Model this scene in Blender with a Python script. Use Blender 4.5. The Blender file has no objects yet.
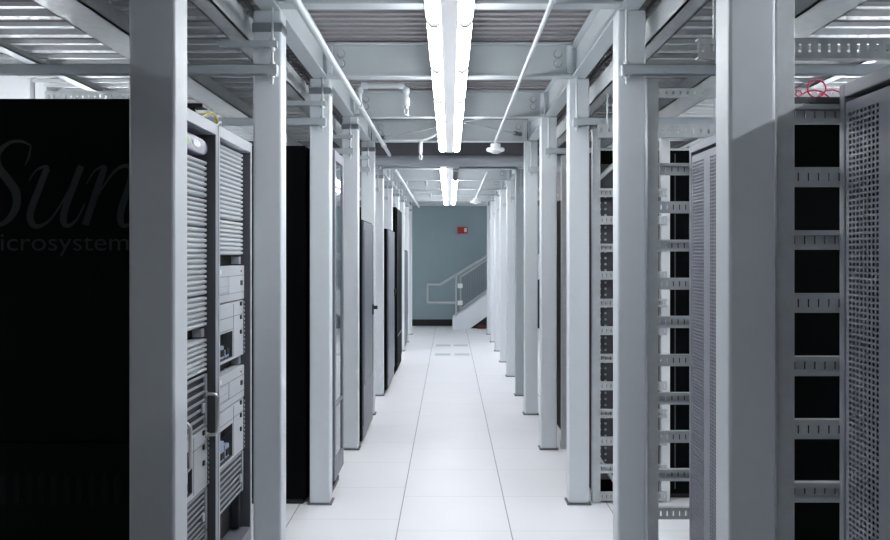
import bpy, math, random
from mathutils import Vector, Matrix
random.seed(7)
sc = bpy.context.scene
COL = sc.collection
PI = math.pi

# ------------------------------------------------------------------ materials
def mat(name, col, rough=0.5, metal=0.0, noise=0.0, nscale=30.0, bump=0.0, spec=0.5, stretch=None, emit=None, estr=0.0, trans=0.0):
    m = bpy.data.materials.new(name); m.use_nodes = True
    nt = m.node_tree; b = nt.nodes['Principled BSDF']
    b.inputs['Base Color'].default_value = (*col, 1)
    b.inputs['Roughness'].default_value = rough
    b.inputs['Metallic'].default_value = metal
    b.inputs['Specular IOR Level'].default_value = spec
    if trans: b.inputs['Transmission Weight'].default_value = trans
    if emit:
        b.inputs['Emission Color'].default_value = (*emit, 1)
        b.inputs['Emission Strength'].default_value = estr
    if noise or bump:
        tc = nt.nodes.new('ShaderNodeTexCoord'); mp = nt.nodes.new('ShaderNodeMapping')
        if stretch: mp.inputs['Scale'].default_value = stretch
        nt.links.new(tc.outputs['Object'], mp.inputs['Vector'])
        nz = nt.nodes.new('ShaderNodeTexNoise'); nz.inputs['Scale'].default_value = nscale; nz.inputs['Detail'].default_value = 4
        nt.links.new(mp.outputs['Vector'], nz.inputs['Vector'])
        if noise:
            mx = nt.nodes.new('ShaderNodeMix'); mx.data_type = 'RGBA'
            mx.inputs['A'].default_value = (*[c*(1-noise) for c in col], 1)
            mx.inputs['B'].default_value = (*[min(1, c*(1+noise)) for c in col], 1)
            nt.links.new(nz.outputs['Fac'], mx.inputs['Factor']); nt.links.new(mx.outputs['Result'], b.inputs['Base Color'])
        if bump:
            bp = nt.nodes.new('ShaderNodeBump'); bp.inputs['Strength'].default_value = bump; bp.inputs['Distance'].default_value = 0.002
            nt.links.new(nz.outputs['Fac'], bp.inputs['Height']); nt.links.new(bp.outputs['Normal'], b.inputs['Normal'])
    return m

M = {
 'steel': mat('pale_grey_paint', (.68,.72,.75), .42, 0, .03, 25, .03),
 'beam': mat('beam_grey_paint', (.60,.65,.67), .45, 0, .04, 12, .03),
 'galv': mat('galvanised_steel', (.56,.59,.60), .42, .35, .16, 22, .05),
 'strut': mat('zinc_strut', (.50,.55,.58), .38, .35, .05, 30),
 'slat': mat('bright_zinc', (.66,.69,.70), .4, .25, .08, 40),
 'white': mat('white_paint', (.80,.82,.83), .5),
 'wall': mat('white_wall_paint', (.74,.77,.79), .7, 0, .02, 4),
 'teal': mat('teal_grey_wall_paint', (.245,.325,.35), .6, 0, .03, 6),
 'deck': mat('corrugated_deck_metal', (.38,.37,.38), .5, .2, .06, 10),
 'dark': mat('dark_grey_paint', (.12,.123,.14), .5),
 'black': mat('black_powder_coat', (.0012,.0020,.0020), .6, 0, .1, 60, 0, .06),
 'blackpart': mat('black_plastic', (.008,.009,.01), .4),
 'logo': mat('dark_teal_print', (.0042,.0088,.0092), .5),
 'louvre': mat('black_louvre_coat', (.0022,.0034,.0036), .5, 0, 0, 60, 0, .1),
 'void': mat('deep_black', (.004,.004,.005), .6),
 'silver': mat('silver_grey_cabinet_paint', (.42,.445,.48), .4, 0, .03, 30),
 'silverdark': mat('dusky_grey_cabinet_paint', (.16,.17,.20), .42),
 'lining': mat('charcoal_coat_and_shade', (.06,.065,.075), .5),
 'rail': mat('brushed_rail_metal', (.42,.45,.46), .4, .2),
 'galvdark': mat('dull_galvanised_steel', (.27,.285,.29), .42, .35, .2, 22, .05),
 'rib': mat('light_grey_plastic', (.50,.525,.55), .45),
 'server': mat('server_grey_plastic', (.49,.515,.54), .45),
 'vent': mat('dark_vent_plastic', (.012,.014,.019), .5),
 'ventbar': mat('mid_grey_vent_plastic', (.30,.32,.35), .5),
 'purple': mat('violet_badge_plastic', (.065,.055,.12), .3),
 'green': mat('green_badge_print', (.25,.42,.16), .4),
 'blueboard': mat('pale_blue_drive_plastic', (.30,.36,.46), .4),
 'chrome': mat('dull_chrome', (.60,.59,.57), .28, .85),
 'perf': mat('perforated_grey_door_paint', (.30,.315,.355), .45, 0, .05, 50),
 'plate': mat('dark_base_plate', (.15,.155,.165), .5),
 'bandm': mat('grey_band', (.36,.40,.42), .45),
 'pipe': mat('white_painted_pipe', (.66,.70,.73), .35),
 'bigpipe': mat('grey_painted_pipe', (.34,.36,.39), .38),
 'spine': mat('grey_light_housing', (.86,.88,.90), .45),
 'lamp': mat('lit_lamp_lens', (.9,.9,.92), .4, emit=(.95,.97,1.0), estr=9.0),
 'lampfar': mat('lit_far_lamp_lens', (.9,.9,.92), .4, emit=(.95,.97,1.0), estr=9.0),
 'lampside': mat('added_bare_tube', (.9,.9,.92), .4, emit=(.93,.96,1.0), estr=15.0),
 'lampback': mat('added_far_bare_tube', (.9,.9,.92), .4, emit=(.93,.96,1.0), estr=11.0),
 'lampfront': mat('lit_front_bare_tube', (.9,.9,.92), .4, emit=(.93,.96,1.0), estr=82.0),
 'lampsoft': mat('added_fill_tube', (.9,.9,.92), .4, emit=(.90,.94,1.0), estr=34.0),
 'strip': mat('added_spine_glow', (.86,.88,.90), .45, emit=(.92,.95,1.0), estr=.11),  # weak glow put into the grey spine between the lamp tubes
 'joint': mat('grey_lens_joint', (.05,.052,.055), .7),
 'lampoff': mat('unlit_lamp_lens', (.10,.11,.13), .3),
 'red': mat('red_alarm_plastic', (.42,.012,.018), .35),
 'darkred': mat('dark_red_plastic', (.10,.012,.015), .5),
 'cablered': mat('pink_red_cable', (.75,.05,.14), .35),
 'yellow': mat('yellow_cable', (.62,.55,.10), .4),
 'cabledark': mat('charcoal_cable', (.06,.065,.075), .45),
 'cablewhite': mat('white_cable', (.75,.77,.80), .4),
 'brass': mat('sprinkler_metal', (.62,.64,.66), .3, .6),
 'glass': mat('tinted_glass', (.55,.62,.66), .03, 0, trans=.85),
 'stripgrey': mat('charcoal_side_strip', (.085,.09,.10), .45),
}

def floor_material():
    m = bpy.data.materials.new('white_raised_floor_tiles'); m.use_nodes = True
    nt = m.node_tree; N = nt.nodes; L = nt.links; b = N['Principled BSDF']
    tc = N.new('ShaderNodeTexCoord'); sp = N.new('ShaderNodeSeparateXYZ'); L.new(tc.outputs['Object'], sp.inputs[0])
    def math_(op, a, v=None, c=None):
        n = N.new('ShaderNodeMath'); n.operation = op
        for i, x in enumerate((a, v, c)):
            if x is None: continue
            if isinstance(x, (int, float)): n.inputs[i].default_value = x
            else: L.new(x, n.inputs[i])
        return n.outputs[0]
    T = .615
    xs = math_('DIVIDE', math_('ADD', sp.outputs['X'], .283 + 10*T), T)
    fx = math_('FRACT', xs); ix = math_('FLOOR', xs)
    dx = math_('MULTIPLY', math_('MINIMUM', fx, math_('SUBTRACT', 1.0, fx)), T)
    lx = math_('LESS_THAN', dx, .0030)
    left = math_('LESS_THAN', ix, 9.5)
    ys = math_('DIVIDE', math_('ADD', math_('ADD', sp.outputs['Y'], 10*T - .03), math_('MULTIPLY', left, -.19)), T)
    fy = math_('FRACT', ys)
    dy = math_('MULTIPLY', math_('MINIMUM', fy, math_('SUBTRACT', 1.0, fy)), T)
    ly = math_('LESS_THAN', dy, .0028)
    nz = N.new('ShaderNodeTexNoise'); nz.inputs['Scale'].default_value = 3.0; L.new(tc.outputs['Object'], nz.inputs['Vector'])
    base = N.new('ShaderNodeMix'); base.data_type = 'RGBA'
    base.inputs['A'].default_value = (.77,.775,.80,1); base.inputs['B'].default_value = (.81,.815,.84,1); L.new(nz.outputs['Fac'], base.inputs['Factor'])
    m1 = N.new('ShaderNodeMix'); m1.data_type = 'RGBA'; L.new(base.outputs['Result'], m1.inputs['A']); m1.inputs['B'].default_value = (.62,.63,.65,1); L.new(ly, m1.inputs['Factor'])
    m2 = N.new('ShaderNodeMix'); m2.data_type = 'RGBA'; L.new(m1.outputs['Result'], m2.inputs['A']); m2.inputs['B'].default_value = (.30,.31,.33,1); L.new(lx, m2.inputs['Factor'])
    L.new(m2.outputs['Result'], b.inputs['Base Color'])
    b.inputs['Roughness'].default_value = .42; b.inputs['Specular IOR Level'].default_value = .35
    return m
M['floor'] = floor_material()

# ------------------------------------------------------------------ mesh building
class MB:
    def __init__(s): s.v = []; s.f = []; s.sm = []
    def add(s, vs, fs, smooth=False):
        o = len(s.v); s.v += [tuple(x) for x in vs]
        s.f += [tuple(i+o for i in f) for f in fs]; s.sm += [smooth]*len(fs); return s
    def box(s, x0, x1, y0, y1, z0, z1):
        x0, x1 = sorted((x0, x1)); y0, y1 = sorted((y0, y1)); z0, z1 = sorted((z0, z1))
        return s.add([(x0,y0,z0),(x1,y0,z0),(x1,y1,z0),(x0,y1,z0),(x0,y0,z1),(x1,y0,z1),(x1,y1,z1),(x0,y1,z1)],
                     [(0,3,2,1),(4,5,6,7),(0,1,5,4),(1,2,6,5),(2,3,7,6),(3,0,4,7)])
    def tube(s, pts, r, n=10, cap=True):
        pts = [Vector(p) for p in pts]; rs = r if isinstance(r, (list, tuple)) else [r]*len(pts)
        t0 = (pts[1]-pts[0]).normalized()
        u = t0.orthogonal().normalized(); vs = []
        for i, p in enumerate(pts):
            a = pts[min(i+1, len(pts)-1)] - pts[max(i-1, 0)]; t = a.normalized()
            u = (u - t*u.dot(t)).normalized(); w = t.cross(u)
            for k in range(n):
                an = 2*PI*k/n; vs.append(p + (u*math.cos(an) + w*math.sin(an))*rs[i])
        fs = []
        for i in range(len(pts)-1):
            for k in range(n):
                k2 = (k+1) % n; fs.append((i*n+k, i*n+k2, (i+1)*n+k2, (i+1)*n+k))
        s.add(vs, fs, True)
        if cap:
            s.add(vs[:n], [tuple(reversed(range(n)))]); s.add(vs[-n:], [tuple(range(n))])
        return s
    def cyl(s, p0, p1, r, n=14): return s.tube([p0, p1], r, n)
    def prism(s, poly, axis, a, b):
        """poly: 2D outline in the plane normal to axis; axis 'x': (y,z), 'y': (x,z), 'z': (x,y)"""
        def P(q, c):
            return {'x': (c, q[0], q[1]), 'y': (q[0], c, q[1]), 'z': (q[0], q[1], c)}[axis]
        n = len(poly); vs = [P(q, a) for q in poly] + [P(q, b) for q in poly]
        fs = [tuple(range(n)), tuple(reversed(range(n, 2*n)))] + [(i, n+i, n+(i+1) % n, (i+1) % n) for i in range(n)]
        return s.add(vs, fs)
    def perf(s, us, vs_, hole, fn):
        """sheet with real holes: cells (i,j) of the grid us x vs_ are left out where hole(i,j)"""
        nu, nv = len(us), len(vs_)
        o = len(s.v)
        for v in vs_:
            for u in us: s.v.append(tuple(fn(u, v)))
        for j in range(nv-1):
            for i in range(nu-1):
                if hole(i, j): continue
                s.f.append((o+j*nu+i, o+j*nu+i+1, o+(j+1)*nu+i+1, o+(j+1)*nu+i)); s.sm.append(False)
        return s
    def mesh(s, name, off=(0,0,0)):
        me = bpy.data.meshes.new(name)
        me.from_pydata([(x-off[0], y-off[1], z-off[2]) for x, y, z in s.v], [], s.f)
        me.polygons.foreach_set('use_smooth', s.sm)
        import bmesh
        bm = bmesh.new(); bm.from_mesh(me); bmesh.ops.recalc_face_normals(bm, faces=bm.faces); bm.to_mesh(me); bm.free()
        me.update(); return me

def link(name, me, m, loc=(0,0,0), parent=None, bevel=0, solid=0):
    o = bpy.data.objects.new(name, me); COL.objects.link(o)
    o.location = loc
    if m is not None and not me.materials: me.materials.append(M[m])
    if parent: o.parent = parent
    if solid:
        md = o.modifiers.new('thickness', 'SOLIDIFY'); md.thickness = solid; md.offset = 0
    if bevel:
        md = o.modifiers.new('edge', 'BEVEL'); md.width = bevel; md.segments = 3; md.limit_method = 'ANGLE'
    return o

def meta(o, label, cat, group=None):
    o['label'] = label; o['category'] = cat; o['kind'] = 'thing'
    if group: o['group'] = group
    return o

def thing(name, label, cat, loc, group=None):
    o = bpy.data.objects.new(name, None); COL.objects.link(o); o.location = loc; o.empty_display_size = .1
    return meta(o, label, cat, group)

def part(name, mb, m, root, **k):
    return link(name, mb.mesh(name, root.location), m, (0,0,0), root, **k)

def sub(name, mb, m, prt, root, **k):
    return link(name, mb.mesh(name, root.location), m, (0,0,0), prt, **k)

def single(name, mb, m, label, cat, loc, group=None, **k):
    return meta(link(name, mb.mesh(name, loc), m, loc, None, **k), label, cat, group)

def structure(name, mb, m, **k):
    o = link(name, mb.mesh(name), m, **k); o['kind'] = 'structure'; return o

ORD = ['first','second','third','fourth','fifth','sixth','seventh','eighth','ninth','tenth','eleventh']
HOR = 1.5                    # eye height
A = [2.07, 3.44, 4.78, 6.12, 7.45]              # front faces of the near columns
B = [8.45, 9.77, 11.08, 12.33, 13.60, 14.90]    # and of the far section
CY = A + B
SIDE = {-1: 'left', 1: 'right'}

# ------------------------------------------------------------------ setting
structure('floor', MB().box(-3.4, 3.4, -3.2, 16.72, -.05, 0), 'floor')
structure('wall_end', MB().box(-3.4, 3.4, 16.70, 16.8, -.05, 2.75), 'teal')
structure('wall_left', MB().box(-3.5, -3.4, -3.2, 16.8, -.05, 2.9), 'wall')
structure('wall_right', MB().box(3.4, 3.5, -3.2, 16.8, -.05, 2.9), 'wall')
structure('wall_back', MB().box(-3.5, 3.5, -3.3, -3.2, -.05, 2.9), 'lining')
structure('baseboard_end', MB().box(-3.4, 3.4, 16.68, 16.70, 0, .135), 'void')
def deck(y0, y1, z):
    p = .088; prof = []; y = y0
    while y < y1:
        for dy, dz in ((0, 0), (.040, 0), (.046, .026), (.064, .026), (.067, -.005), (.074, -.005)): prof.append((y+dy, z+dz))
        y += p
    mb = MB(); n = len(prof)
    mb.add([(-3.4, a, b) for a, b in prof] + [(3.4, a, b) for a, b in prof], [(i, i+1, n+i+1, n+i) for i in range(n-1)])
    mb.box(-3.4, 3.4, y0, y1, z+.06, z+.12)
    return mb
structure('ceiling', deck(-3.2, 8.36, 2.762), 'deck')
structure('ceiling_far', deck(8.40, 16.7, 2.612), 'deck')
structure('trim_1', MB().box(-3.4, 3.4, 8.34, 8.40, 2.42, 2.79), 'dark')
structure('trim_2', MB().box(-3.4, 3.4, 16.60, 16.70, 2.50, 2.62), 'dark')

# ------------------------------------------------------------------ steel columns
def column(i, s):
    y = CY[i] + (.035 if i == 0 and s < 0 else 0); near = i < 5; top = 2.55 if near else 2.40
    xi = .723 if i < 2 else (.714 if i == 2 else .700)
    x0, x1 = s*xi, s*(xi+.122); cx = s*(xi+.061)
    state = ('dark-faced' if s < 0 else 'a slanting shadow across') if i == 0 else ('duller grey' if i == 5 and s > 0 else '')
    t = thing('steel_column', (f'{ORD[i]} pale steel column from the front, {SIDE[s]} side of the aisle' + (', ' + state if state else '')), 'column', (cx, y+.055, 0), 'steel columns lining the aisle')
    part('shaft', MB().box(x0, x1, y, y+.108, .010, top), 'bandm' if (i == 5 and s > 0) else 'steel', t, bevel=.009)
    part('base_plate', MB().box(cx-.072, cx+.072, y-.008, y+.116, 0, .010), 'plate', t, bevel=.002)
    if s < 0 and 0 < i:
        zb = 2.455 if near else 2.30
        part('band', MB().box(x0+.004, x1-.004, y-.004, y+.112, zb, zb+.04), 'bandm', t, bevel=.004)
for i in range(11):
    column(i, -1); column(i, 1)

# ------------------------------------------------------------------ overhead beams
def cross_beam(i):
    near = i < 5; zb = 2.55 if near else 2.40; zt = zb+.205; yc = {1: 3.395, 2: 4.775}.get(i, CY[i]+.054)
    t = thing('cross_beam', f'{ORD[i-1]} grey steel cross beam from the front spanning above the aisle', 'beam', (0, yc, zb), 'cross beams over the aisle')
    mb = MB().box(-.725, .725, yc-.04, yc+.04, zb, zb+.011).box(-.725, .725, yc-.04, yc+.04, zt-.011, zt).box(-.725, .725, yc-.005, yc+.005, zb+.011, zt-.011)
    part('web_and_flanges', mb, 'beam', t, bevel=.002)
    for s in (-1, 1):
        part('clip_angle', MB().box(s*.725, s*.697, yc-.038, yc-.005, zb+.02, zt-.02), 'steel', t)
        for z in (zb+.085, zb+.140):
            part('washer', MB().cyl((s*.645, yc-.005, z), (s*.645, yc-.010, z), .026, 14), 'bandm', t)
            part('bolt', MB().cyl((s*.645, yc-.005, z), (s*.645, yc-.036, z), .019, 12), 'slat', t, bevel=.004)
for i in range(0, 11): 
    if i > 0: cross_beam(i)
for s in (-1, 1):
    for y0, y1, zb, nm in ((-1.0, 7.60, 2.55, 'near'), (8.41, 15.1, 2.40, 'far')):
        zt = zb+.205; c = s*.772
        mb = MB().box(c-.042, c+.042, y0, y1, zb, zb+.012).box(c-.042, c+.042, y0, y1, zt-.012, zt).box(c-.008, c+.008, y0, y1, zb+.012, zt-.012)
        t = thing('long_beam', f'long grey steel beam carried on the {nm} columns along the {SIDE[s]} of the aisle', 'beam', (c, (y0+y1)/2, zb))
        part('web_and_flanges', mb, 'beam', t, bevel=.002)
        ys = A if nm == 'near' else B
        for yy in ys:
            part('stiffener', MB().box(s*.738, s*.764, yy+.044, yy+.064, zb+.012, zt-.012), 'steel', t)

# secondary channels over the racks
for s in (-1, 1):
    for k, (xa, xb, zb, zt) in enumerate(((.885, .965, 2.44, 2.55), (1.42, 1.60, 2.47, 2.55), (2.20, 2.27, 2.52, 2.55))):
        mb = MB().box(s*xa, s*xb, 2.2, 7.9, zb, zb+.008).box(s*xa, s*(xa+.008), 2.2, 7.9, zb, zt).box(s*(xb-.008), s*xb, 2.2, 7.9, zb, zt)
        where = ['close beside the columns', 'above the middle of the racks', 'out towards the side wall'][k]
        single('galvanised_channel', mb, 'galv', f'galvanised channel running lengthwise overhead on the {SIDE[s]}, {where}', 'channel', (s*(xa+xb)/2, 4.0, zb))

# ladders of perforated and plain struts lying on the channels
X0, X1 = .90, 2.55
def strut_mesh(perf):
    mb = MB()
    if perf:
        us = [0]; n = 33; step = (X1-X0)/n
        for k in range(n): us += [k*step+step*.32, k*step+step*.62]
        us += [X1-X0]
        mb.perf(us, [-.024, -.006, .006, .024], lambda i, j: j == 1 and i % 2 == 1, lambda u, v: (u, v, 0))
        mb.box(0, X1-X0, -.024, -.022, 0, .03).box(0, X1-X0, .022, .024, 0, .03)
    else:
        mb.box(0, X1-X0, -.014, .014, 0, .02)
    me = mb.mesh('perforated_strut' if perf else 'strut'); me.materials.append(M['slat']); return me
SM = {True: strut_mesh(True), False: strut_mesh(False)}
edges = [.70] + [a+.05 for a in A]
for s in (-1, 1):
    for b in range(1, 5):
        y0, y1 = edges[b], edges[b+1]
        where = ['before the first column', 'behind the first column', 'behind the second column', 'behind the third column', 'behind the fourth column'][b]
        t = thing('strut_ladder', f'ladder of zinc cross struts overhead on the {SIDE[s]}, {where}', 'cable ladder', (s*X0, y0, 2.551), 'overhead strut ladders')
        n = 9; 
        for k in range(n):
            p = (k + b) % 2 == 0
            o = link('perforated_strut' if p else 'strut', SM[p], None, (0, (k+.5)*(y1-y0)/n, .001), t)
            if s < 0: o.rotation_euler.z = PI

# hung struts with threaded rods at every column
for s in (-1, 1):
    for i in range(5):
        y = A[i]-.028; z = 2.265
        if i == 0: continue
        t = thing('hung_strut', f'zinc strut hung on a threaded rod across the face of the {ORD[i]} {SIDE[s]} column', 'strut', (s*.75, y, z), 'hung support struts')
        x0, x1 = s*.733, s*2.35
        mb = MB().box(x0, x1, y-.0205, y+.0205, z+.038, z+.041).box(x0, x1, y-.0205, y-.018, z, z+.041).box(x0, x1, y+.018, y+.0205, z, z+.041).box(x0, x0+s*.003, y-.02, y+.02, z, z+.041)
        part('strut_channel', mb, 'strut', t)
        part('threaded_rod', MB().cyl((s*.755, y, z-.04), (s*.755, y, 2.55), .0055, 8), 'galv', t)
        part('nut', MB().cyl((s*.755, y, z-.014), (s*.755, y, z), .013, 6), 'galv', t)
        part('nut', MB().cyl((s*.755, y, z+.041), (s*.755, y, z+.053), .013, 6), 'galv', t)
        part('clamp_washer', MB().box(s*.735, s*.775, y-.021, y+.021, z-.006, z), 'strut', t)
        if s < 0:
            part('clamp_bar', MB().box(s*.733, s*.98, y-.018, y+.012, z+.115, z+.142), 'strut', t)
            part('nut', MB().cyl((s*.755, y, z+.10), (s*.755, y, z+.115), .013, 6), 'galv', t)
            part('nut', MB().cyl((s*.755, y, z+.142), (s*.755, y, z+.156), .013, 6), 'galv', t)
for i in range(5, 11):   # smaller brackets in the far section
    for s in (-1, 1):
        y = CY[i]-.02; z = 2.16
        t = thing('hung_strut', f'short strut bracket hung on a rod at the {ORD[i]} {SIDE[s]} column', 'strut', (s*.75, y, z), 'hung support struts')
        part('strut_channel', MB().box(s*.74, s*1.1, y-.019, y+.018, z, z+.04), 'strut', t)
        part('threaded_rod', MB().cyl((s*.755, y, z-.03), (s*.755, y, 2.40), .005, 6), 'galv', t)

# slotted cross bars under the ladders
def slotted_bar(s, y, z0, z1, xa, xb, pitch, label):
    n = int((xb-xa)/pitch); us = [0]
    for k in range(n): us += [k*pitch+pitch*.36, k*pitch+pitch*.62]
    us += [xb-xa]; h = z1-z0
    mb = MB().perf(us, [z0, z0+h*.3, z0+h*.72, z1], lambda i, j: j == 1 and i % 2 == 1, lambda u, v: (s*(xa+u), y, v))
    mb.box(s*xa, s*xb, y, y+.03, z1-.003, z1).box(s*xa, s*xb, y, y+.03, z0, z0+.003)
    t = thing('slotted_bar', label, 'slotted bar', (s*(xa+xb)/2, y, z0), 'slotted bars')
    part('bar', mb, 'galv', t, solid=.002)
    for xr in [q for q in (.93, 1.56) if q > xa]: part('drop_rod', MB().cyl((s*xr, y+.012, z1-.02), (s*xr, y+.012, 2.475 if xr > 1 else 2.445), .005, 8), 'galv', t)
    return t
slotted_bar(1, 2.80, 2.185, 2.255, .87, 2.35, .034, 'wide slotted galvanised bar overhead above the nearer perforated cabinet on the right')
slotted_bar(-1, 4.35, 2.325, 2.385, 1.45, 2.20, .031, 'slotted galvanised bar overhead behind the tall black cabinet on the left')
slotted_bar(1, 4.10, 2.305, 2.348, .87, 2.35, .037, 'thin slotted bar overhead behind the second right column')
slotted_bar(1, 4.70, 2.185, 2.262, .87, 2.35, .045, 'deep slotted bar overhead above the open frame by the third right column')

# cable bundles in the gap beside the long beams
def wavy(x, y0, y1, z, amp, seed, n=26):
    r = random.Random(seed); ph = r.random()*6
    return [(x+amp*math.sin(ph+k*.9)+r.uniform(-amp, amp)*.4, y0+(y1-y0)*k/(n-1), z+abs(amp*math.cos(ph*2+k*.7))*.8) for k in range(n)]
for s in (-1, 1):
    for k, (x, r, mm, nm) in enumerate(((.850, .013, 'cabledark', 'charcoal'), (.895, .009, 'cabledark', 'thin dark'), (.935, .006, 'cablewhite', 'white'))):
        single('overhead_cable', MB().tube(wavy(s*x, 1.2, 7.8, 2.592+r, .008, k+5*(s > 0)), r, 7), mm, f'{nm} cable lying along the overhead channel on the {SIDE[s]}', 'cable', (s*x, 4.5, 2.592), 'overhead cables')

# ------------------------------------------------------------------ fluorescent lights
def lens_section(mb, x0, x1, y0, y1, zb, zt):
    # half round lens under the housing
    n = 8; prof = []
    for k in range(n+1):
        a = PI*k/n; prof.append(((x0+x1)/2 - math.cos(a)*(x1-x0)/2, zb + (1-math.sin(a))*(zt-zb)*.8))
    prof = [(x0, zt)] + prof + [(x1, zt)]
    mb.prism(prof, 'y', y0, y1)
def aisle_light(y0, segs, seg, zb, label, dark=(), lm='lamp', hh=.098):
    t = thing('fluorescent_light', label, 'ceiling light', (0, y0+segs*seg/2, zb))
    y1 = y0+segs*seg; w = .096
    part('housing', MB().box(-w, w, y0, y1, zb+.034, zb+hh), 'spine', t, bevel=.004)
    part('glowing_spine', MB().box(-.035, .035, y0, y1, zb-.002, zb+.034), 'strip', t, bevel=.004)  # opaque spine, no lamp; its material carries an added glow
    for k in range(segs):
        for s in (-1, 1):
            mb = MB(); lens_section(mb, min(s*.034, s*w), max(s*.034, s*w), y0+k*seg+.014, y0+(k+1)*seg-.014, zb, zb+.033)
            part('lamp_lens', mb, 'lampoff' if (k, s) in dark else lm, t)
    for k in range(1, segs):
        for s in (-1, 1):
            mb = MB(); lens_section(mb, min(s*.033, s*(w+.001)), max(s*.033, s*(w+.001)), y0+k*seg-.012, y0+k*seg+.012, zb-.015, zb+.033)
            part('lens_joint', mb, 'joint', t)
    for yy in [a+.054 for a in CY if y0 < a+.054 < y1]:
        part('hanger', MB().box(-.02, .02, yy-.02, yy+.02, zb+hh, (2.55 if yy < 8 else 2.40)), 'spine', t)
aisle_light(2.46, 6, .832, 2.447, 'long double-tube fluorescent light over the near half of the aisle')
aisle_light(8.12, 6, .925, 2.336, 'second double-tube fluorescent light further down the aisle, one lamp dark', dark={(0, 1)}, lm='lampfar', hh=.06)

def bare_tube(x, y0, y1, z, label, ztop=2.762, lm='lampside'):
    t = thing('bare_tube_light', label, 'ceiling light', (x, (y0+y1)/2, z))
    part('tube', MB().cyl((x, y0, z), (x, y1, z), .019, 12), lm, t)
    part('batten', MB().box(x-.03, x+.03, y0-.03, y1+.03, z+.035, z+.075), 'white', t)
    for y in (y0, y1): part('lamp_holder', MB().box(x-.015, x+.015, y-.02, y+.012, z-.02, z+.04), 'white', t)
    for y in (y0+.2, y1-.2): part('hanger', MB().cyl((x, y, z+.07), (x, y, ztop), .005, 6), 'white', t)
    return t
bft = bare_tube(2.25, 1.25, 1.98, 2.55, 'bare fluorescent tube over the aisle right of the front perforated cabinet', lm='lampfront')
part('added_baffle', MB().box(1.55, 2.5, 2.035, 2.045, 2.2, 2.70), 'dark', bft)  # unseen dark plate added to keep this tube's light off the second column
t = thing('light_blocking_trough', 'galvanised trough added out of view to block light above the front perforated cabinet', 'light blocker', (1.41, 1.6, 2.35))  # unseen trough added to shade the upper part of the first left column
part('tray', MB().box(1.36, 1.46, .9, 2.12, 2.35, 2.354).box(1.36, 1.364, .9, 2.12, 2.35, 2.50).box(1.456, 1.46, .9, 2.12, 2.35, 2.50), 'galv', t)
for yy in (1.0, 1.98): part('hanger', MB().cyl((1.41, yy, 2.35), (1.41, yy, 2.762), .006, 8), 'galv', t)
for s, nm in ((-1, 'left'), (1, 'right')):
    for k, y in enumerate((2.9, 5.45, 7.0, 9.2, 10.8, 12.4, 13.9, 15.35) if s < 0 else (2.9, 4.5, 6.2, 9.2, 10.8, 12.4, 13.9, 15.35)):
        bare_tube(s*2.78, y, y+1.3, 2.14, f'{ORD[k]} bare fluorescent tube added over the {nm} side aisle behind the racks', 2.762 if y < 8 else 2.612, 'lampside' if y < 8 else 'lampback')  # tubes added out of sight to brighten the overhead struts and far end

t = thing('bare_tube_light', 'unseen bare tube added crosswise to brighten the boxed white column', 'ceiling light', (-2.6, 4.35, 2.13))  # unseen tube added to brighten the front of the white column
part('tube', MB().cyl((-3.1, 4.35, 2.13), (-2.15, 4.35, 2.13), .019, 12), 'lampside', t)
part('batten', MB().box(-3.13, -2.12, 4.32, 4.38, 2.165, 2.20), 'white', t)
for x in (-3.1, -2.15): part('lamp_holder', MB().box(x-.015, x+.015, 4.335, 4.365, 2.11, 2.166), 'white', t)
part('hanger', MB().cyl((-3.0, 4.35, 2.2), (-3.0, 4.35, 2.762), .005, 6), 'white', t)
dim = bare_tube(-1.6, -1.6, -.5, 2.30, 'fill tube added behind the viewpoint to light the right side', lm='lampsoft')  # invented fill light for the fronts of the right column and racks

part('added_shade', MB().box(-1.85, -1.40, -1.7, -.38, 2.155, 2.165), 'dark', dim)  # plate added to keep the fill tube's light off the near floor

# ------------------------------------------------------------------ pipes, sprinklers, detectors
def pipe_thing(name, label, cat, pts, r, m, joints=(), extra=None, n=12):
    t = thing(name, label, cat, pts[0])
    part('pipe', MB().tube(pts, r, n), m, t)
    for p, q in joints: part('coupling', MB().cyl(p, q, r*1.4, n), m, t)
    if extra: extra(t)
    return t
PX, PZ = -.592, 2.478
pipe_thing('sprinkler_pipe', 'white sprinkler pipe running above the left columns in the near section', 'pipe', [(PX, 1.2, PZ), (PX, 7.92, PZ)], .017, 'pipe',
           [((PX, y-.03, PZ), (PX, y+.03, PZ)) for y in (5.25, 7.2)])
pipe_thing('sprinkler_pipe', 'white sprinkler pipe running above the far left columns to the end wall', 'pipe', [(-.56, 8.1, 2.362), (-.56, 14.6, 2.362)], .018, 'pipe',
           [((-.56, y-.03, 2.362), (-.56, y+.03, 2.362)) for y in (10.3, 12.2)])
def sprinkler_head(t, p, down=.06):
    x, y, z = p
    part('sprinkler_head', MB().cyl((x, y, z), (x, y, z-.018), .013, 8).tube([(x-.002, y, z-.015), (x-.014, y, z-.03), (x-.012, y, z-.05), (x, y, z-.06)], .0035, 6)
         .tube([(x+.002, y, z-.015), (x+.014, y, z-.03), (x+.012, y, z-.05), (x, y, z-.06)], .0035, 6).cyl((x, y, z-.058), (x, y, z-.062), .017, 12), 'brass', t)
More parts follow.
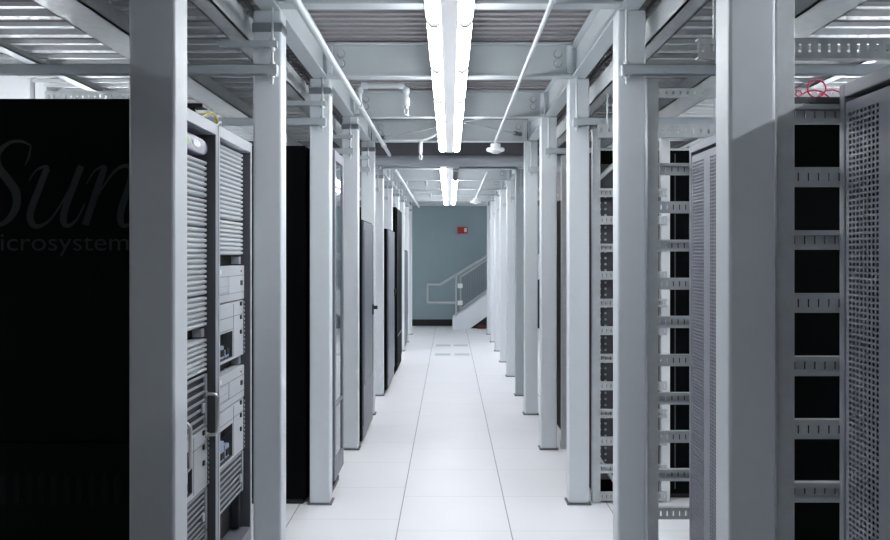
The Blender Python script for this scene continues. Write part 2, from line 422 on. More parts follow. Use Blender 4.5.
def branch(y, xe, zt, zd, label, base=PZ, px=PX, r=.017):
    pts = [(px, y, base+.017), (px, y, zt-.02), (px+.02, y, zt), (xe-.02, y, zt), (xe, y, zt-.02), (xe, y, zd)]
    js = [((px, y, zt-.05), (px, y, zt-.015)), ((px+.012, y, zt), (px+.05, y, zt)), ((xe-.05, y, zt), (xe-.012, y, zt)), ((xe, y, zt-.015), (xe, y, zt-.05)), ((xe, y, zd+.05), (xe, y, zd))]
    return pipe_thing('sprinkler_branch', label, 'sprinkler', pts, r, 'pipe', js, lambda t: sprinkler_head(t, (xe, y, zd)))
branch(5.27, -.285, 2.607, 2.475, 'white branch pipe bending down to a sprinkler head in front of the fourth cross beam')
def bent(t): sprinkler_head(t, (-.262, 7.26, 2.42))
pipe_thing('sprinkler_branch', 'low branch pipe rising in a bend behind the near light, with a dark sprinkler head', 'sprinkler',
           [(PX, 7.26, 2.495), (PX, 7.26, 2.52), (-.56, 7.26, 2.535), (-.24, 7.26, 2.535), (-.18, 7.24, 2.555), (-.10, 7.2, 2.59), (-.02, 7.18, 2.60)], .012, 'pipe',
           [((-.30, 7.26, 2.535), (-.22, 7.26, 2.535)), ((-.262, 7.26, 2.535), (-.262, 7.26, 2.42))], bent)
branch(10.4, -.305, 2.46, 2.40, 'white sprinkler head hanging left of the far light, nearer of two', base=2.362, px=-.56, r=.013)
branch(12.3, -.29, 2.44, 2.38, 'white sprinkler head hanging left of the far light, farther of two', base=2.362, px=-.56, r=.013)
pipe_thing('cross_pipe', 'thick grey pipe crossing the aisle under the dark joint between ceilings', 'pipe', [(-2.4, 8.02, 2.432), (2.4, 8.02, 2.432)], .055, 'bigpipe',
           [((x-.04, 8.02, 2.432), (x+.04, 8.02, 2.432)) for x in (-1.2, 1.2)], n=20)
for i, (x0, x1) in enumerate(((-.69, .69),)):
    for s in (-1, 1):
        t = thing('brace_rod', f'thin diagonal brace rod under the near ceiling, ending at the fifth {SIDE[s]} column', 'rod', (0, 6.8, 2.6))
        part('turnbuckle', MB().cyl((s*.60, 7.366, 2.593+.02*s), (s*.66, 7.42, 2.59+.02*s), .02, 8), 'plate', t)
        part('rod', MB().cyl((s*-.68, 6.22, 2.66+.02*s), (s*.66, 7.42, 2.59+.02*s), .008, 8), 'pipe', t)
def detector(x, y, zp, y0, label):
    t = thing('smoke_detector', label, 'smoke detector', (x, y, zp-.1))
    part('conduit', MB().tube([(x, y0, zp), (x, y-.03, zp), (x, y, zp-.02), (x, y, zp-.05)], .0105, 10), 'pipe', t)
    yy = y0+.7
    while yy < y-.2:
        part('coupling', MB().cyl((x, yy-.02, zp), (x, yy+.02, zp), .0145, 10), 'pipe', t); yy += .95
    part('base_box', MB().cyl((x, y, zp-.03), (x, y, zp-.07), .045, 20), 'white', t)
    part('detector_head', MB().tube([(x, y, zp-.068), (x, y, zp-.075), (x, y, zp-.095), (x, y, zp-.108), (x, y, zp-.118)], [.075, .083, .080, .045, .028], 24), 'white', t)
    part('indicator', MB().cyl((x+.03, y-.05, zp-.108), (x+.03, y-.05, zp-.112), .006, 8), 'red', t)
detector(.420, 7.30, 2.535, 1.6, 'white smoke detector at the end of the near conduit, before the grey cross pipe')
detector(.408, 12.30, 2.385, 8.6, 'white smoke detector in the far section right of the far light')

# ------------------------------------------------------------------ left cabinets
XF = -1.02
def frame_cabinet(y0, y1, H, depth, label):
    t = thing('server_cabinet', label, 'server cabinet', ((XF-depth/2), (y0+y1)/2, 0))
    st, tr = .026, .05
    part('body', MB().box(XF-.11, XF-depth, y0+.003, y1-.003, 0.02, H-.003), 'black', t, bevel=.003)
    mb = MB().box(XF, XF-.11, y0+.002, y0+st, .02, H).box(XF, XF-.11, y1-st, y1-.002, .02, H)
    part('frame', mb, 'silver', t, bevel=.003)
    part('recess_shade', MB().box(XF-.004, XF-.108, y0+st, y0+st+.002, .06, H-tr).box(XF-.004, XF-.108, y1-st-.002, y1-st, .06, H-tr), 'lining', t)  # dark sheets put in for shade on the frame's inner faces
    part('top_rail', MB().box(XF, XF-.11, y0+st, y1-st, H-tr, H), 'silver', t, bevel=.003)
    part('bottom_rail', MB().box(XF, XF-.11, y0+st, y1-st, .02, .10), 'silverdark', t, bevel=.003)
    part('plinth', MB().box(XF-.04, XF-depth+.04, y0+.02, y1-.02, 0, .02), 'blackpart', t)
    return t
H1 = 2.07
c1 = frame_cabinet(2.92, 3.525, H1, .95, 'black-sided silver-framed server cabinet with a large faint logo on its near side')
c2 = frame_cabinet(3.534, 4.135, H1, .95, 'second silver-framed server cabinet of the left row, its far edge behind the second column')
t = thing('server_cabinet', 'unseen black cabinet added before the first left column to block light', 'server cabinet', (-1.5, 1.2, 0))  # added out of view to shield the first left column from light
part('body', MB().box(-1.02, -1.95, .60, 1.78, .03, 2.07), 'black', t, bevel=.004)
part('plinth', MB().box(-1.06, -1.9, .62, 1.76, 0, .03), 'blackpart', t)
# near side panel of the first cabinet with seam, louvres and faint print
ys = 2.915
sp = part('side_panel', MB().box(XF-.006, XF-.945, ys, 2.923, .82, H1-.004).box(XF-.006, XF-.945, ys, 2.923, .03, .812), 'black', c1, bevel=.002)
def px(x, y, Y=ys): return ((x-449.5)*Y/800, HOR+(254-y)*Y/800)
mb = MB()
for k in range(13):
    cx, cz = px(4+k*12.6-38, 489); w, h = .0125, .058
    ring = [(cx+w*math.cos(2*PI*q/16)*.9, cz+h*math.copysign(abs(math.sin(2*PI*q/16))**.6, math.sin(2*PI*q/16))) for q in range(16)]
    mb.prism(ring, 'y', ys-.004, ys+.001)
sub('louvres', mb, 'louvre', sp, c1, bevel=.003)
def stroke(mb, pts, ws, seg=7):
    P = [Vector(p) for p in pts]; out = []; W = []
    for i in range(len(P)-1):
        a, b, c, d = P[max(i-1, 0)], P[i], P[i+1], P[min(i+2, len(P)-1)]
        for k in range(seg):
            u = k/seg
            out.append(.5*((2*b)+(c-a)*u+(2*a-5*b+4*c-d)*u*u+(3*b-a-3*c+d)*u**3)); W.append(ws[i]*(1-u)+ws[i+1]*u)
    out.append(P[-1]); W.append(ws[-1]); L = []; R = []
    for i, p in enumerate(out):
        tv = (out[min(i+1, len(out)-1)]-out[max(i-1, 0)]); nrm = Vector((-tv.y, tv.x)).normalized()
        L.append(p+nrm*W[i]/2); R.append(p-nrm*W[i]/2)
    n = len(L); vs = []
    for q in L+R:
        x, z = px(q.x/3.857, 130+q.y/3.857); vs.append((x, ys-.0015, z))
    mb.add(vs, [(i, i+1, n+i+1, n+i) for i in range(n-1)])
mb = MB()
stroke(mb, [(96,138),(112,104),(120,60)], [3,9,5])
stroke(mb, [(120,60),(82,44),(36,50),(-4,88),(-6,140),(28,188),(62,240),(62,300),(28,350),(-20,370),(-72,362),(-104,330),(-112,280)], [5,12,13,22,30,34,34,30,22,13,12,8,5])
stroke(mb, [(112,196),(140,156),(176,140),(186,150)], [4,7,12,12])
stroke(mb, [(182,148),(150,230),(118,318),(124,360),(150,372),(196,344),(246,270),(276,210)], [24,27,27,26,16,9,8,6])
stroke(mb, [(314,138),(284,216),(252,304),(246,352),(262,370),(296,346),(328,284)], [26,27,27,26,16,9,5])
stroke(mb, [(334,208),(364,160),(400,140),(410,150)], [4,7,12,12])
stroke(mb, [(404,146),(376,226),(330,366)], [24,27,27])
stroke(mb, [(350,306),(394,226),(444,158),(486,138),(508,156),(500,210),(470,300),(466,352),(484,370),(516,346),(548,284)], [6,8,10,16,22,27,27,26,16,9,5])
sub('logo_print', mb, 'logo', sp, c1)
tcu = bpy.data.curves.new('lettering', 'FONT'); tcu.body = 'microsystems'; tcu.size = .095; tcu.extrude = 0
to = bpy.data.objects.new('tmp_text', tcu); COL.objects.link(to)
bpy.context.view_layer.update()
tme = bpy.data.meshes.new_from_object(to.evaluated_get(bpy.context.evaluated_depsgraph_get()))
bpy.data.objects.remove(to)
xs_ = [v.co.x for v in tme.vertices]; wid = max(xs_)-min(xs_)
xl, zb = px(-22, 250.5); xr, _ = px(141, 250.5); sx = (xr-xl)/wid
for v in tme.vertices:
    x, y = v.co.x, v.co.y
    v.co = Vector((xl+(x-min(xs_))*sx - c1.location.x, ys-.0015-c1.location.y, zb+y*.98))
link('lettering', tme, 'logo', (0,0,0), sp)

XE = XF-.036     # front plane of the equipment
def eq_root(name, label, cat, ya, yb, z0, group=None): return thing(name, label, cat, (XE-.03, (ya+yb)/2, z0), group)
def blank(ya, yb, z0, z1, label):
    t = eq_root('ribbed_blank_panel', label, 'blank panel', ya, yb, z0, 'ribbed blank panels')
    n = max(2, round((z1-z0)/.0222)); h = (z1-z0-.004)/n; prof = [(XE-.06, z1-.002), (XE-.06, z0+.002)]
    for k in range(n):
        a = z0+.002+k*h
        prof += [(XE-.016, a+.0005), (XE-.004, a+h*.30), (XE-.002, a+h*.55), (XE-.004, a+h*.80), (XE-.016, a+h*.97)]
    part('ribbed_face', MB().prism(prof, 'y', ya, yb), 'rib', t)
    part('end_cap', MB().box(XE-.02, XE-.058, yb, yb+.003, z0+.004, z1-.004), 'ventbar', t)
def slot(ya, yb, z0, z1, label):
    t = eq_root('empty_slot', label, 'rack slot', ya, yb, z0)
    part('back', MB().box(XE-.055, XE-.06, ya, yb, z0+.002, z1-.002), 'void', t)
    part('ear', MB().box(XE-.012, XE-.05, yb-.05, yb-.006, z0+.003, z1-.003), 'ventbar' if z1-z0 < .1 else 'vent', t)
def server_a(ya, yb, z0, z1, label):
    t = eq_root('rack_server', label, 'server', ya, yb, z0); h = z1-z0; w = yb-ya
    part('chassis', MB().box(XE+.004, XE-.06, ya, yb, z0+.002, z1-.002), 'server', t, bevel=.003)
    f = part('drive_panel', MB().box(XE+.004, XE+.007, ya+.05*w, ya+.42*w, z0+.28*h, z0+.62*h), 'server', t, bevel=.001)
    sub('seam', MB().box(XE+.007, XE+.0076, ya+.06*w, ya+.41*w, z0+.44*h, z0+.452*h).box(XE+.007, XE+.0076, ya+.06*w, ya+.41*w, z0+.27*h, z0+.28*h), 'ventbar', f, t)
    part('seam', MB().box(XE+.004, XE+.0048, ya+.01*w, yb-.01*w, z0+.70*h, z0+.712*h).box(XE+.004, XE+.0048, ya+.01*w, yb-.01*w, z0+.22*h, z0+.23*h).box(XE+.004, XE+.0048, ya+.46*w, ya+.466*w, z0+.23*h, z0+.70*h), 'vent', t)
    part('badge', MB().box(XE+.004, XE+.0055, ya+.10*w, ya+.22*w, z0+.78*h, z0+.90*h), 'white', t)
    part('indicator', MB().cyl((XE+.003, yb-.12*w, z0+.83*h), (XE+.007, yb-.12*w, z0+.83*h), .006, 8), 'red', t)
    part('latch', MB().box(XE+.004, XE+.009, yb-.14*w, yb-.09*w, z0+.42*h, z0+.56*h), 'vent', t)
def server_b(ya, yb, z0, z1, label, open_z=(.05, .48)):
    t = eq_root('rack_server', label, 'server', ya, yb, z0); h = z1-z0; w = yb-ya
    za, zb = z0+open_z[0]*h, z0+open_z[1]*h; yo = ya+.62*w
    mb = MB().box(XE, XE-.06, ya, yb, z0+.002, za).box(XE, XE-.06, ya, yb, zb, z1-.002).box(XE, XE-.06, yo, yb, za, zb).box(XE, XE-.06, ya, ya+.04, za, zb)
    part('bezel', mb, 'server', t, bevel=.002)
    part('bay_liner', MB().box(XE-.002, XE-.058, yo-.003, yo, za, zb).box(XE-.002, XE-.058, ya+.04, yo-.003, za, za+.003), 'lining', t)
    part('bay_interior', MB().box(XE-.055, XE-.06, ya+.043, yo-.003, za+.003, zb), 'void', t)
    ns = 3
    for k in range(ns):
        yk = ya+.05+(yo-ya-.06)*k/ns
        d = part('drive', MB().box(XE-.012, XE-.054, yk+.012, yk+(yo-ya-.06)/ns-.01, za+.006, zb-.03*(k+1)), 'blueboard', t, bevel=.004)
        sub('drive_lever', MB().box(XE-.012, XE-.008, yk+.02, yk+(yo-ya-.06)/ns-.02, za+.02, za+.05), 'void', d, t)
    part('seam', MB().box(XE, XE+.0006, ya+.02, yb-.01, z0+.74*h, z0+.748*h).box(XE, XE+.0006, ya+.02, yo, z0+.53*h, z0+.536*h).box(XE, XE+.0006, yo+.012, yo+.016, z0+.05*h, z0+.96*h), 'vent', t)
    for q in (.90, .66, .40): part('latch', MB().box(XE, XE+.006, yb-.07, yb-.05, z0+q*h, z0+q*h+.02), 'vent', t)
    mb = MB(); k = z0+.01
    while k < z1-.02: mb.box(XE-.004, XE+.007, yb-.008, yb+.003, k, k+.012); k += .021
    part('hinge_edge', mb, 'ventbar', t)
def vent_unit(ya, yb, z0, z1, n, label, body='ventbar', holes='vent'):
    t = eq_root('vented_unit', label, 'server', ya, yb, z0); h = z1-z0; w = yb-ya
    part('bezel', MB().box(XE-.01, XE-.06, ya, yb, z0+.002, z1-.002), holes, t)
    mb = MB().box(XE, XE-.02, ya, ya+.06, z0+.002, z1-.002).box(XE, XE-.02, yb-.03, yb, z0+.002, z1-.002)
    part('side_cheek', mb, body, t, bevel=.002)
    for k in range(n+1):
        zc = z0+.004+(h-.016)*k/n
        part('vent_bar', MB().box(XE-.003, XE-.0105, ya+.06, yb-.03, zc, zc+h/n*.30), body, t, bevel=.002)
    part('latch', MB().box(XE, XE+.008, yb-.085, yb-.06, z0+.30*h, z0+.48*h), 'server', t, bevel=.002)
def pull_handle(t_ya, z0, z1, label):
    t = thing('pull_handle', label, 'handle', (XF+.01, t_ya, z0))
    part('grip', MB().tube([(XE, t_ya, z0), (XE+.04, t_ya, z0+.003), (XE+.052, t_ya, z0+.018), (XE+.052, t_ya, z1-.018), (XE+.04, t_ya, z1-.003), (XE, t_ya, z1)], .0075, 10), 'chrome', t)
    part('foot', MB().cyl((XE, t_ya, z0), (XE+.006, t_ya, z0), .013, 10).cyl((XE, t_ya, z1), (XE+.006, t_ya, z1), .013, 10), 'chrome', t)

ya, yb = 2.960, 3.490
t = eq_root('round_ended_badge', 'violet round-ended badge with a green mark above the ribbed panels', 'badge', ya, yb, 1.915)
prof = []
for q in range(20):
    a = 2*PI*q/20; prof.append(((ya+yb)/2+.06+math.copysign(abs(math.cos(a))**.5, math.cos(a))*.175, 1.953+.037*math.sin(a)))
part('badge_body', MB().prism(prof, 'x', XE-.05, XE+.012), 'purple', t, bevel=.008)
part('green_mark', MB().prism([(3.17+.045*math.cos(2*PI*q/12), 1.957+.02*math.sin(2*PI*q/12)) for q in range(12)], 'x', XE+.011, XE+.0145), 'green', t)
part('white_mark', MB().prism([(3.30+.05*math.cos(2*PI*q/12), 1.957+.016*math.sin(2*PI*q/12)) for q in range(12)], 'x', XE+.011, XE+.0145), 'white', t)
blank(ya, yb, 1.742, 1.908, 'top ribbed pale panel of the first cabinet, under the violet badge')
blank(ya, yb, 1.617, 1.741, 'second ribbed pale panel down in the first cabinet')
blank(ya, yb, 1.320, 1.616, 'third ribbed pale panel down in the first cabinet')
blank(ya, yb, 1.182, 1.319, 'fourth ribbed pale panel down in the first cabinet, just above a black slot')
slot(ya, yb, 1.138, 1.180, 'black empty slot between ribbed panels in the first cabinet')
blank(ya, yb, .985, 1.136, 'lowest ribbed pale panel of the first cabinet, under its black slot')
vent_unit(ya, yb, .752, .982, 6, 'grey unit with six broad dark vents in the first cabinet')
server_b(ya, yb, .490, .750, 'pale server with a half-open drive bay and pull handles in the first cabinet', (.10, .80))
vent_unit(ya, yb, .300, .488, 7, 'dark slatted vent unit below the pull handles of the first cabinet')
vent_unit(ya, yb, .108, .298, 7, 'lowest dark slatted unit of the first cabinet')
pull_handle(3.10, .655, .845, 'nearer chrome pull handle on the first cabinet, against the first column')
pull_handle(3.468, .715, .895, 'farther chrome pull handle on the first cabinet, beside the second cabinet')
ya, yb = 3.570, 4.100
blank(ya, yb, 1.665, 2.015, 'tall upper ribbed pale panel of the second cabinet')
blank(ya, yb, 1.492, 1.663, 'short lower ribbed pale panel of the second cabinet')
slot(ya, yb, 1.446, 1.490, 'black empty slot above the upper server of the second cabinet')
server_a(ya, yb, 1.270, 1.444, 'upper pale server with a small drive panel in the second cabinet')
server_b(ya, yb, .985, 1.268, 'upper pale server with an open bay of blue drives in the second cabinet', (.05, .50))
slot(ya, yb, .938, .983, 'black empty slot between the two open-bay servers of the second cabinet')
server_a(ya, yb, .770, .936, 'lower pale server with a small drive panel in the second cabinet')
server_b(ya, yb, .500, .768, 'lower pale server with an open bay of blue drives in the second cabinet', (.06, .66))
vent_unit(ya, yb, .290, .498, 7, 'dark slatted vent unit near the bottom of the second cabinet')
slot(ya, yb, .108, .288, 'large black empty bay at the bottom of the second cabinet')

# items lying on the left cabinets
t = thing('flat_bracket', 'flat black bracket standing on top of the first cabinet', 'bracket', (-1.15, 3.36, H1))
part('plate', MB().box(-1.028, -1.30, 3.33, 3.40, H1+.042, H1+.058), 'blackpart', t, bevel=.002)
for xx in (-1.08, -1.26): part('leg', MB().box(xx-.012, xx+.012, 3.355, 3.375, H1, H1+.042), 'blackpart', t)
single('patch_cable', MB().tube([(-1.05, 3.37, H1+.006), (-1.04, 3.39, H1+.022), (-1.028, 3.43, H1+.037), (-1.020, 3.475, H1+.034), (-1.018, 3.50, H1+.018), (-1.020, 3.515, H1+.007), (-1.03, 3.52, H1+.006)], .0052, 8), 'yellow', 'yellow cable looping over the front edge of the first cabinet top', 'cable', (-1.1, 3.4, H1))
single('cable_tie', MB().tube([(-1.05, 3.60, H1+.006), (-1.045, 3.63, H1+.03), (-1.05, 3.67, H1+.034), (-1.06, 3.69, H1+.008)], .006, 8), 'cablewhite', 'white loop of cable tie on the second cabinet top', 'cable tie', (-1.05, 3.65, H1))

# ------------------------------------------------------------------ left flush cabinets
def plain_cabinet(x0, x1, y0, y1, H, label, door, body='black', glass=False, latch=None, frame='silverdark'):
    s = 1 if x0 > 0 else -1     # x0: aisle face
    t = thing('server_cabinet', label, 'server cabinet', ((x0+x1)/2, (y0+y1)/2, 0))
    part('body', MB().box(x0+s*(.045 if glass else .015), x1, y0, y1, .03, H), body, t, bevel=.003)
    part('plinth', MB().box(x0+s*.03, x1-s*.03, y0+.01, y1-.01, 0, .03), 'blackpart', t)
    if glass:
        w = .055
        mb = MB().box(x0, x0+s*.03, y0+.004, y0+w, .10, H-.01).box(x0, x0+s*.03, y1-w, y1-.004, .10, H-.01).box(x0, x0+s*.03, y0+w, y1-w, H-.07, H-.01).box(x0, x0+s*.03, y0+w, y1-w, .10, .22)
        d = part('door', mb, frame, t, bevel=.003)
        sub('glass_pane', MB().box(x0+s*.008, x0+s*.014, y0+w, y1-w, .22, H-.07), 'glass', d, t)
        part('mullion', MB().box(x0-s*.001, x0+s*.02, y0+w, y1-w, .55, .565), frame, t)
        part('inner_equipment', MB().box(x0+s*.036, x0+s*.045, y0+.08, y0+.20, .3, H-.35), 'blueboard', t)
        part('inner_panel', MB().box(x0+s*.036, x0+s*.045, y0+.24, y1-.07, .5, H-.2), 'server', t)
        part('red_tag', MB().box(x0+s*.030, x0+s*.036, y0+.10, y0+.16, 1.0, 1.08), 'red', t)
    else:
        d = part('door', MB().box(x0, x0+s*.014, y0+.05, y1, .14, H-.012), door, t, bevel=.004)
        sub('door_panel_edge', MB().box(x0-s*.004, x0, y0+.09, y1-.05, .46, .475).box(x0-s*.004, x0, y0+.09, y0+.10, .475, H-.08).box(x0-s*.004, x0, y1-.06, y1-.05, .475, H-.08), 'silverdark', d, t)
        part('bottom_panel', MB().box(x0+s*.006, x0+s*.014, y0+.05, y1, .04, .135), door, t, bevel=.003)
        if latch:
            l = part('latch', MB().box(x0, x0-s*.012, y1-.11, y1-.06, latch-.05, latch+.04), 'blackpart', t, bevel=.003)
            sub('latch_knob', MB().cyl((x0-s*.012, y1-.085, latch+.012), (x0-s*.045, y1-.085, latch+.012), .016, 10), 'blackpart', l, t)
    return t
pc = plain_cabinet(-.705, -1.72, 4.915, 5.335, 2.15, 'tall black cabinet with a grey-framed glass door between the third and fourth left columns', None, glass=True)
part('side_panel', MB().box(-.865, -1.72, 4.80, 4.914, .03, 2.15), 'black', pc, bevel=.003)
part('side_skirt', MB().box(-.88, -1.70, 4.805, 4.91, 0, .026), 'blackpart', pc)
plain_cabinet(-.676, -1.65, 6.27, 7.10, 1.772, 'low cabinet with a grey door and black latch between the fourth and fifth left columns', 'silverdark', latch=1.02)
plain_cabinet(-.662, -1.65, 8.62, 9.65, 1.775, 'low cabinet with a grey door and latch between the sixth and seventh left columns', 'silverdark', latch=1.05)
plain_cabinet(-.652, -1.65, 9.95, 10.95, 2.085, 'tall all-black cabinet between the seventh and eighth left columns', 'black')
plain_cabinet(-.70, -1.65, 12.48, 13.45, 1.56, 'low dark cabinet near the end of the left side', 'silverdark')

# ------------------------------------------------------------------ right open frames
PXA, PXB, RXA, RXB = .862, .908, 1.280, 1.335
def rung_flat(x0, x1, z, y):
    n = 15; p = (x1-x0)/n; us = [0]
    for k in range(n): us += [k*p+p*.42, k*p+p*.58]
    us += [x1-x0]; h = .050
    mb = MB().perf(us, [z, z+h*.28, z+h*.72, z+h], lambda i, j: j == 1 and i % 2 == 1, lambda u, v: (x0+u, y, v))
    return mb.box(x0, x1, y, y+.02, z+h-.002, z+h).box(x0, x1, y, y+.02, z, z+.002)
def rung_channel(x0, x1, z, y):
    n = 15; p = (x1-x0)/n; us = [0]
    for k in range(n): us += [k*p+p*.42, k*p+p*.58]
    us += [x1-x0]; h = .050
    mb = MB().perf(us, [z+.002, z+h*.28, z+h*.72, z+h-.002], lambda i, j: j == 1 and i % 2 == 1, lambda u, v: (x0+u, y+.022, v))
    return mb.box(x0, x1, y-.002, y+.022, z+h-.012, z+h).box(x0, x1, y-.002, y+.022, z, z+.012)
def open_frame(i, full):
    y = A[i]+.035; cx = (PXA+RXB)/2
    t = thing('open_rack_frame', f'galvanised open rack frame with slotted rungs behind the {ORD[i]} right column', 'rack frame', (cx, y+.02, 0), 'open rack frames')
    top = 2.262
    part('front_post', MB().box(PXA, PXB, y, y+.004, 0, top).box(PXA, PXA+.003, y+.004, y+.045, 0, top).box(PXB-.003, PXB, y+.004, y+.018, 0, top), 'galv', t, bevel=.001)
    part('rear_post', MB().box(RXA, RXB, y+.026, y+.07, 0, 2.225), 'white', t, bevel=.003)
    for k in range(12):
        z = 1.845-.1665*k
        if z < .0: break
        part('slotted_rung', rung_channel(PXB-.002, RXA+.03, z, y+.004) if k % 2 == 0 else rung_flat(PXB-.002, RXA+.03, z, y+.004), 'galv', t, solid=.0015)
    if i >= 2:
        part('brace', MB().tube([(PXB, y+.035, .26), (1.06, y+.035, .03)], .012, 6), 'galv', t)
        part('brace', MB().tube([(PXB, y+.035, 1.96), (1.02, y+.035, 2.06)], .016, 6), 'galv', t)
    part('foot_rail', MB().box(PXA, RXB, y+.046, y+.066, 0, .05), 'plate', t)
    return t, y
for i in range(5):
    t, y = open_frame(i, i < 3)
    if i == 0:
        part('top_tray', MB().box(PXB, 1.30, y+.004, y+.30, 1.897, 1.914), 'lining', t)
        for xx in (.93, 1.27): part('tray_bracket', MB().box(xx, xx+.02, y+.005, y+.02, 1.893, 1.897), 'galv', t)
# pink-red cables lying on the tray
def loop(cx, cz, r, y, a0, a1, ry=.03, n=26):
    return [(cx+r*math.cos(a0+(a1-a0)*k/n), y+ry*k/n, cz+r*math.sin(a0+(a1-a0)*k/n)) for k in range(n+1)]
ty = A[0]+.05; tz = 1.9175
single('red_cable', MB().tube(loop(.976, tz+.0225, .0225, ty, -PI*.5, PI*1.45, .012), .0022, 8), 'cablered', 'pink-red cable standing in a round loop on the dark tray edge', 'cable', (.976, ty, 1.914))
single('red_cable', MB().tube([(.928, ty+.02, tz), (.940, ty+.02, tz+.008), (.958, ty+.02, tz+.018), (.976, ty+.022, tz+.021), (.994, ty+.02, tz+.018), (1.008, ty+.02, tz+.008), (1.018, ty+.02, tz)], .0022, 8), 'cablered', 'pink-red cable in a low arch behind the round loop', 'cable', (.98, ty+.02, 1.914))
single('red_cable', MB().tube([(.903, ty+.01, tz+.016), (.918, ty+.01, tz+.020), (.934, ty+.008, tz+.016), (.936, ty+.005, tz+.008), (.926, ty+.005, tz), (.918, ty+.003, tz+.006), (.908, ty+.003, tz+.012), (.898, ty+.003, tz+.014)], .0022, 8), 'cablered', 'crumpled pink-red cable at the left end of the dark tray', 'cable', (.92, ty, 1.914))
single('red_cable', MB().tube([(.985, ty+.04, tz), (1.000, ty+.04, tz+.012), (1.018, ty+.04, tz+.024), (1.036, ty+.04, tz+.026), (1.060, ty+.04, tz+.018), (1.08, ty+.04, tz)], .0022, 8), 'cablered', 'pink-red cable arching towards the perforated cabinet', 'cable', (1.03, ty+.04, 1.914))

# perforated door cabinets
def perf_cabinet(y1, H, label, x, n_side='black'):
    y0 = y1-.60
    t = thing('server_cabinet', label, 'server cabinet', (1.5, (y0+y1)/2, 0))
    part('body', MB().box(x+.10, 1.95, y0+.002, y1-.002, .03, H), n_side, t, bevel=.003)
    part('plinth', MB().box(x+.05, 1.92, y0+.02, y1-.02, 0, .03), 'blackpart', t)
    fr = .034
    part('front_frame', MB().box(x, x+.10, y0, y0+.026, .03, H).box(x, x+.10, y1-.026, y1, .03, H).box(x, x+.10, y0+.026, y1-.026, H-fr, H).box(x, x+.10, y0+.026, y1-.026, .03, .10), 'perf', t, bevel=.003)
    a, b = y0+.03, y1-.030; z0, z1 = .105, H-fr-.014
    us = [b]; hs = set(); p = .0186; u = b-.016
    for g in range(3):
        for k in range(8):
            us.append(u); hs.add(len(us)-1); u -= .0118; us.append(u); u -= p-.0118
        u -= .075
    us.append(a)
    vs = [z0]; v = z0+.03; vh = set(); pz = .0142
    while v < z1-.035:
        vs.append(v); vh.add(len(vs)-1); vs.append(v+.0088); v += pz
    vs.append(z1)
    d = part('perforated_door', MB().perf(us, vs, lambda i, j: i in hs and j in vh, lambda u, v: (x+.004, u, v)), 'perf', t, solid=.0025)
    part('door_gap', MB().box(x+.06, x+.07, y0+.026, y1-.026, .10, H-fr), 'void', t)
    return t
perf_cabinet(2.098, 1.94, 'grey cabinet with a perforated door at the right edge, nearest of the right row', 1.022)
perf_cabinet(3.465, 1.968, 'grey cabinet with a perforated door behind the first right column', 1.038)

def black_cabinet(x0, y0, y1, H, label, strip):
    t = thing('server_cabinet', label, 'server cabinet', ((x0+1.9)/2, (y0+y1)/2, 0))
    part('body', MB().box(x0, 1.9, y0, y1, .03, H), 'black', t, bevel=.004)
    part('plinth', MB().box(x0+.03, 1.87, y0+.02, y1-.02, 0, .03), 'blackpart', t)
    if strip:
        s = part('side_strip', MB().box(x0+.002, x0+.115, y0-.006, y0, .12, 2.05), 'stripgrey', t, bevel=.001)
        me = MB().cyl((0, 0, 0), (0, -.003, 0), .0075, 8).mesh('lit_hole_disc'); me.materials.append(M['server'])  # pale discs stand in for light showing through the strip's holes
        for k in range(46):
            for dx in (.040, .075):
                link('lit_hole_disc', me, None, (x0+dx-t.location.x, y0-.006-t.location.y, .2+k*.0375), s)
    part('panel_seam', MB().box(x0+.5, x0+.506, y0-.001, y0, .06, H-.02), 'stripgrey', t)
    return t
black_cabinet(.880, 4.905, 5.95, 2.135, 'tall black cabinet with a charcoal strip of painted lit holes beside the third right column', True)
black_cabinet(.930, 6.26, 7.25, 1.95, 'black cabinet between the fourth and fifth right columns', False)

# building column in the left side aisle
t = thing('building_column', 'bright white boxed column in the side aisle, seen over the black cabinet at upper left', 'column', (-2.72, 5.15, 0))
part('shaft', MB().box(-2.86, -2.62, 5.0, 5.28, 0, 2.74), 'white', t, bevel=.006)
part('pilaster', MB().box(-2.612, -2.54, 5.04, 5.24, 0, 2.74), 'white', t, bevel=.004)

# ------------------------------------------------------------------ end of the aisle
ax, az = (462.5-449.5)*16.68/800, 1.5+(254-230.3)*16.68/800
t = thing('fire_alarm', 'red fire alarm strobe on the teal end wall', 'fire alarm', (ax, 16.69, az))
part('housing', MB().box(ax-.105, ax+.105, 16.64, 16.70, az-.068, az+.068), 'red', t, bevel=.012)
part('strobe', MB().box(ax+.035, ax+.09, 16.615, 16.64, az-.04, az+.045), 'white', t, bevel=.008)
part('horn_grille', MB().cyl((ax-.04, 16.64, az), (ax-.04, 16.634, az), .035, 14), 'red', t)

def sx(x, Y=16.1): return (x-449.5)*Y/800
def sz(y, Y=16.1): return 1.5+(254-y)*Y/800
t = thing('staircase', 'grey steel staircase rising to the right at the end wall', 'staircase', (1.2, 16.2, 0))
k = .72
def stringer(y):
    x0 = sx(452.5); 
    return MB().prism([(x0, 0), (x0, .21), (x0+2.3, .21+2.3*k), (x0+2.3, 2.3*k-.24), (x0+.33, 0)], 'y', y, y+.05)
part('stringer', stringer(15.95), 'steel', t, bevel=.004); part('stringer', stringer(16.57), 'steel', t, bevel=.004)
for q in range(1, 9):
    x = sx(452.5)+.245*q
    part('tread', MB().box(x-.02, x+.26, 16.0, 16.60, .176*q-.04, .176*q), 'steel', t)
R = .026; yr = 15.975
xa, za = sx(427.5), sz(284.5); xb = sx(440.5); xc = sx(456); 
pts = [(xa, yr, za), (xb, yr, za)] + [(xb+u, yr, za+u*.62) for u in (.3, .8, 1.4, 1.9)]
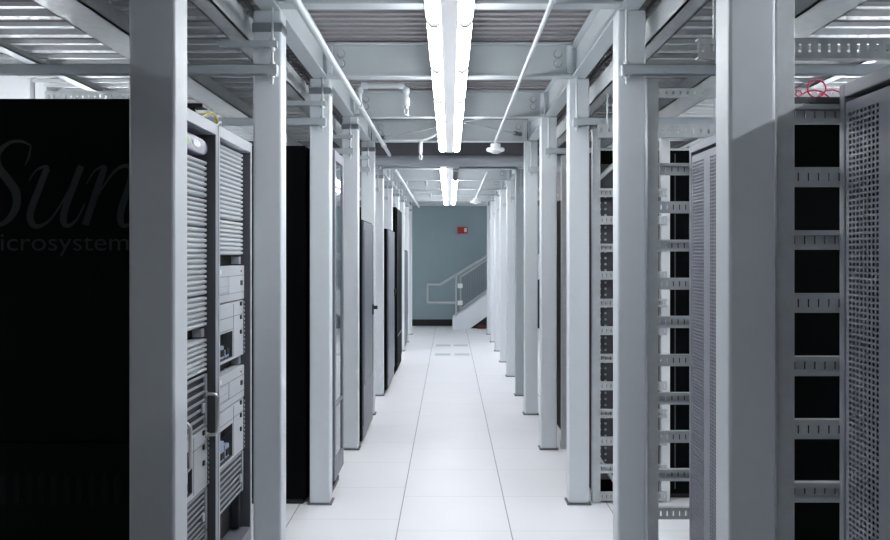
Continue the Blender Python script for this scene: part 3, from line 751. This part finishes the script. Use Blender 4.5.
part('handrail', MB().tube(pts, R, 10), 'rail', t)
zl = sz(302.5)
part('lower_rail', MB().tube([(xa, yr, zl), (xc, yr, zl)], R, 10), 'rail', t)
part('rail_end', MB().tube([(xa, yr, za), (xa, yr, zl)], .020, 10), 'rail', t)
part('post', MB().tube([(xc, yr, .21), (xc, yr, za+(xc-xb)*.62)], .020, 10), 'rail', t)
part('post', MB().tube([(xc+1.4, yr, .2+1.4*k), (xc+1.4, yr, za+(xc+1.4-xb)*.62)], .020, 10), 'rail', t)
mx0, mx1 = xc+.09, xc+1.3
def ml(x): return .33+(x-xc)*k
def mu(x): return .98+(x-xc)*.66
part('panel_frame', MB().tube([(mx0, yr, ml(mx0)), (mx1, yr, ml(mx1)), (mx1, yr, mu(mx1)), (mx0, yr, mu(mx0)), (mx0, yr, ml(mx0))], .018, 8), 'rail', t)
mb = MB(); n = 26
for q in range(n):
    x = mx0+(mx1-mx0)*q/n; mb.box(x-.005, x+.005, yr-.004, yr+.004, ml(x), mu(x))
for q in range(1, 14):
    f = q/14; za_, zb_ = ml(mx0)*(1-f)+mu(mx0)*f, ml(mx1)*(1-f)+mu(mx1)*f
    mb.tube([(mx0, yr, za_), (mx1, yr, zb_)], .008, 4)
part('wire_mesh', mb, 'silverdark', t)
for z in (sz(313), sz(332)+.0): pass
for yy in (283+0, 302): pass
for zc in (.86, .52):
    part('panel_bracket', MB().box(xc+.03, xc+.13, yr-.03, yr-.012, zc-.04, zc+.05), 'white', t)
# black sheet put in for the shade under the stair, and the box there
single('stair_shade_sheet', MB().prism([(sx(468), .002), (sx(468)+2.2, .002), (sx(468)+2.2, 1.52)], 'y', 16.10, 16.13), 'void', 'black sheet standing in for the dark under the staircase', 'panel', (sx(490), 16.11, 0))
single('dark_red_box', MB().box(sx(477), sx(486), 16.03, 16.08, 0, .05).box(sx(478), sx(485), 16.035, 16.075, .05, .08), 'darkred', 'small dark red box lying under the staircase', 'box', (sx(482), 16.05, 0), bevel=.008)

# perforated airflow tiles in the floor: paired pads near the end of the aisle
for k, (yy, nm) in enumerate(((1200/91.4, 'nearer'), (0, ''))[:1]):
    pass
for yc, nm in ((11.94, 'nearer'), (13.13, 'farther')):
    for xc_, sd in ((-.10, 'left'), (.185, 'right')):
        single('floor_grille', MB().box(xc_-.115, xc_+.115, yc-.11, yc+.11, .0, .0025), 'rib', f'{nm} {sd} pale vent pad set in the white floor far down the aisle', 'floor vent', (xc_, yc, 0), 'floor vent pads')

# ------------------------------------------------------------------ world, camera
w = bpy.data.worlds.new('room_air'); sc.world = w; w.use_nodes = True
w.node_tree.nodes['Background'].inputs[0].default_value = (.5, .55, .6, 1); w.node_tree.nodes['Background'].inputs[1].default_value = .05
cd = bpy.data.cameras.new('camera'); cam = bpy.data.objects.new('camera', cd); COL.objects.link(cam); sc.camera = cam
cam.location = (0, 0, HOR); cam.rotation_euler = (PI/2, 0, 0)
cd.sensor_width = 36; cd.lens = 800/890*36; cd.shift_x = -4.5/890; cd.shift_y = -16/890; cd.clip_start = .05
sc.view_settings.view_transform = 'Standard'; sc.view_settings.look = 'None'; sc.view_settings.gamma = 1; sc.view_settings.exposure = 1.75
try: sc.view_settings.use_curve_mapping = False
except Exception: pass
sc.cycles.use_denoising = True
sc.cycles.max_bounces = 10; sc.cycles.diffuse_bounces = 6
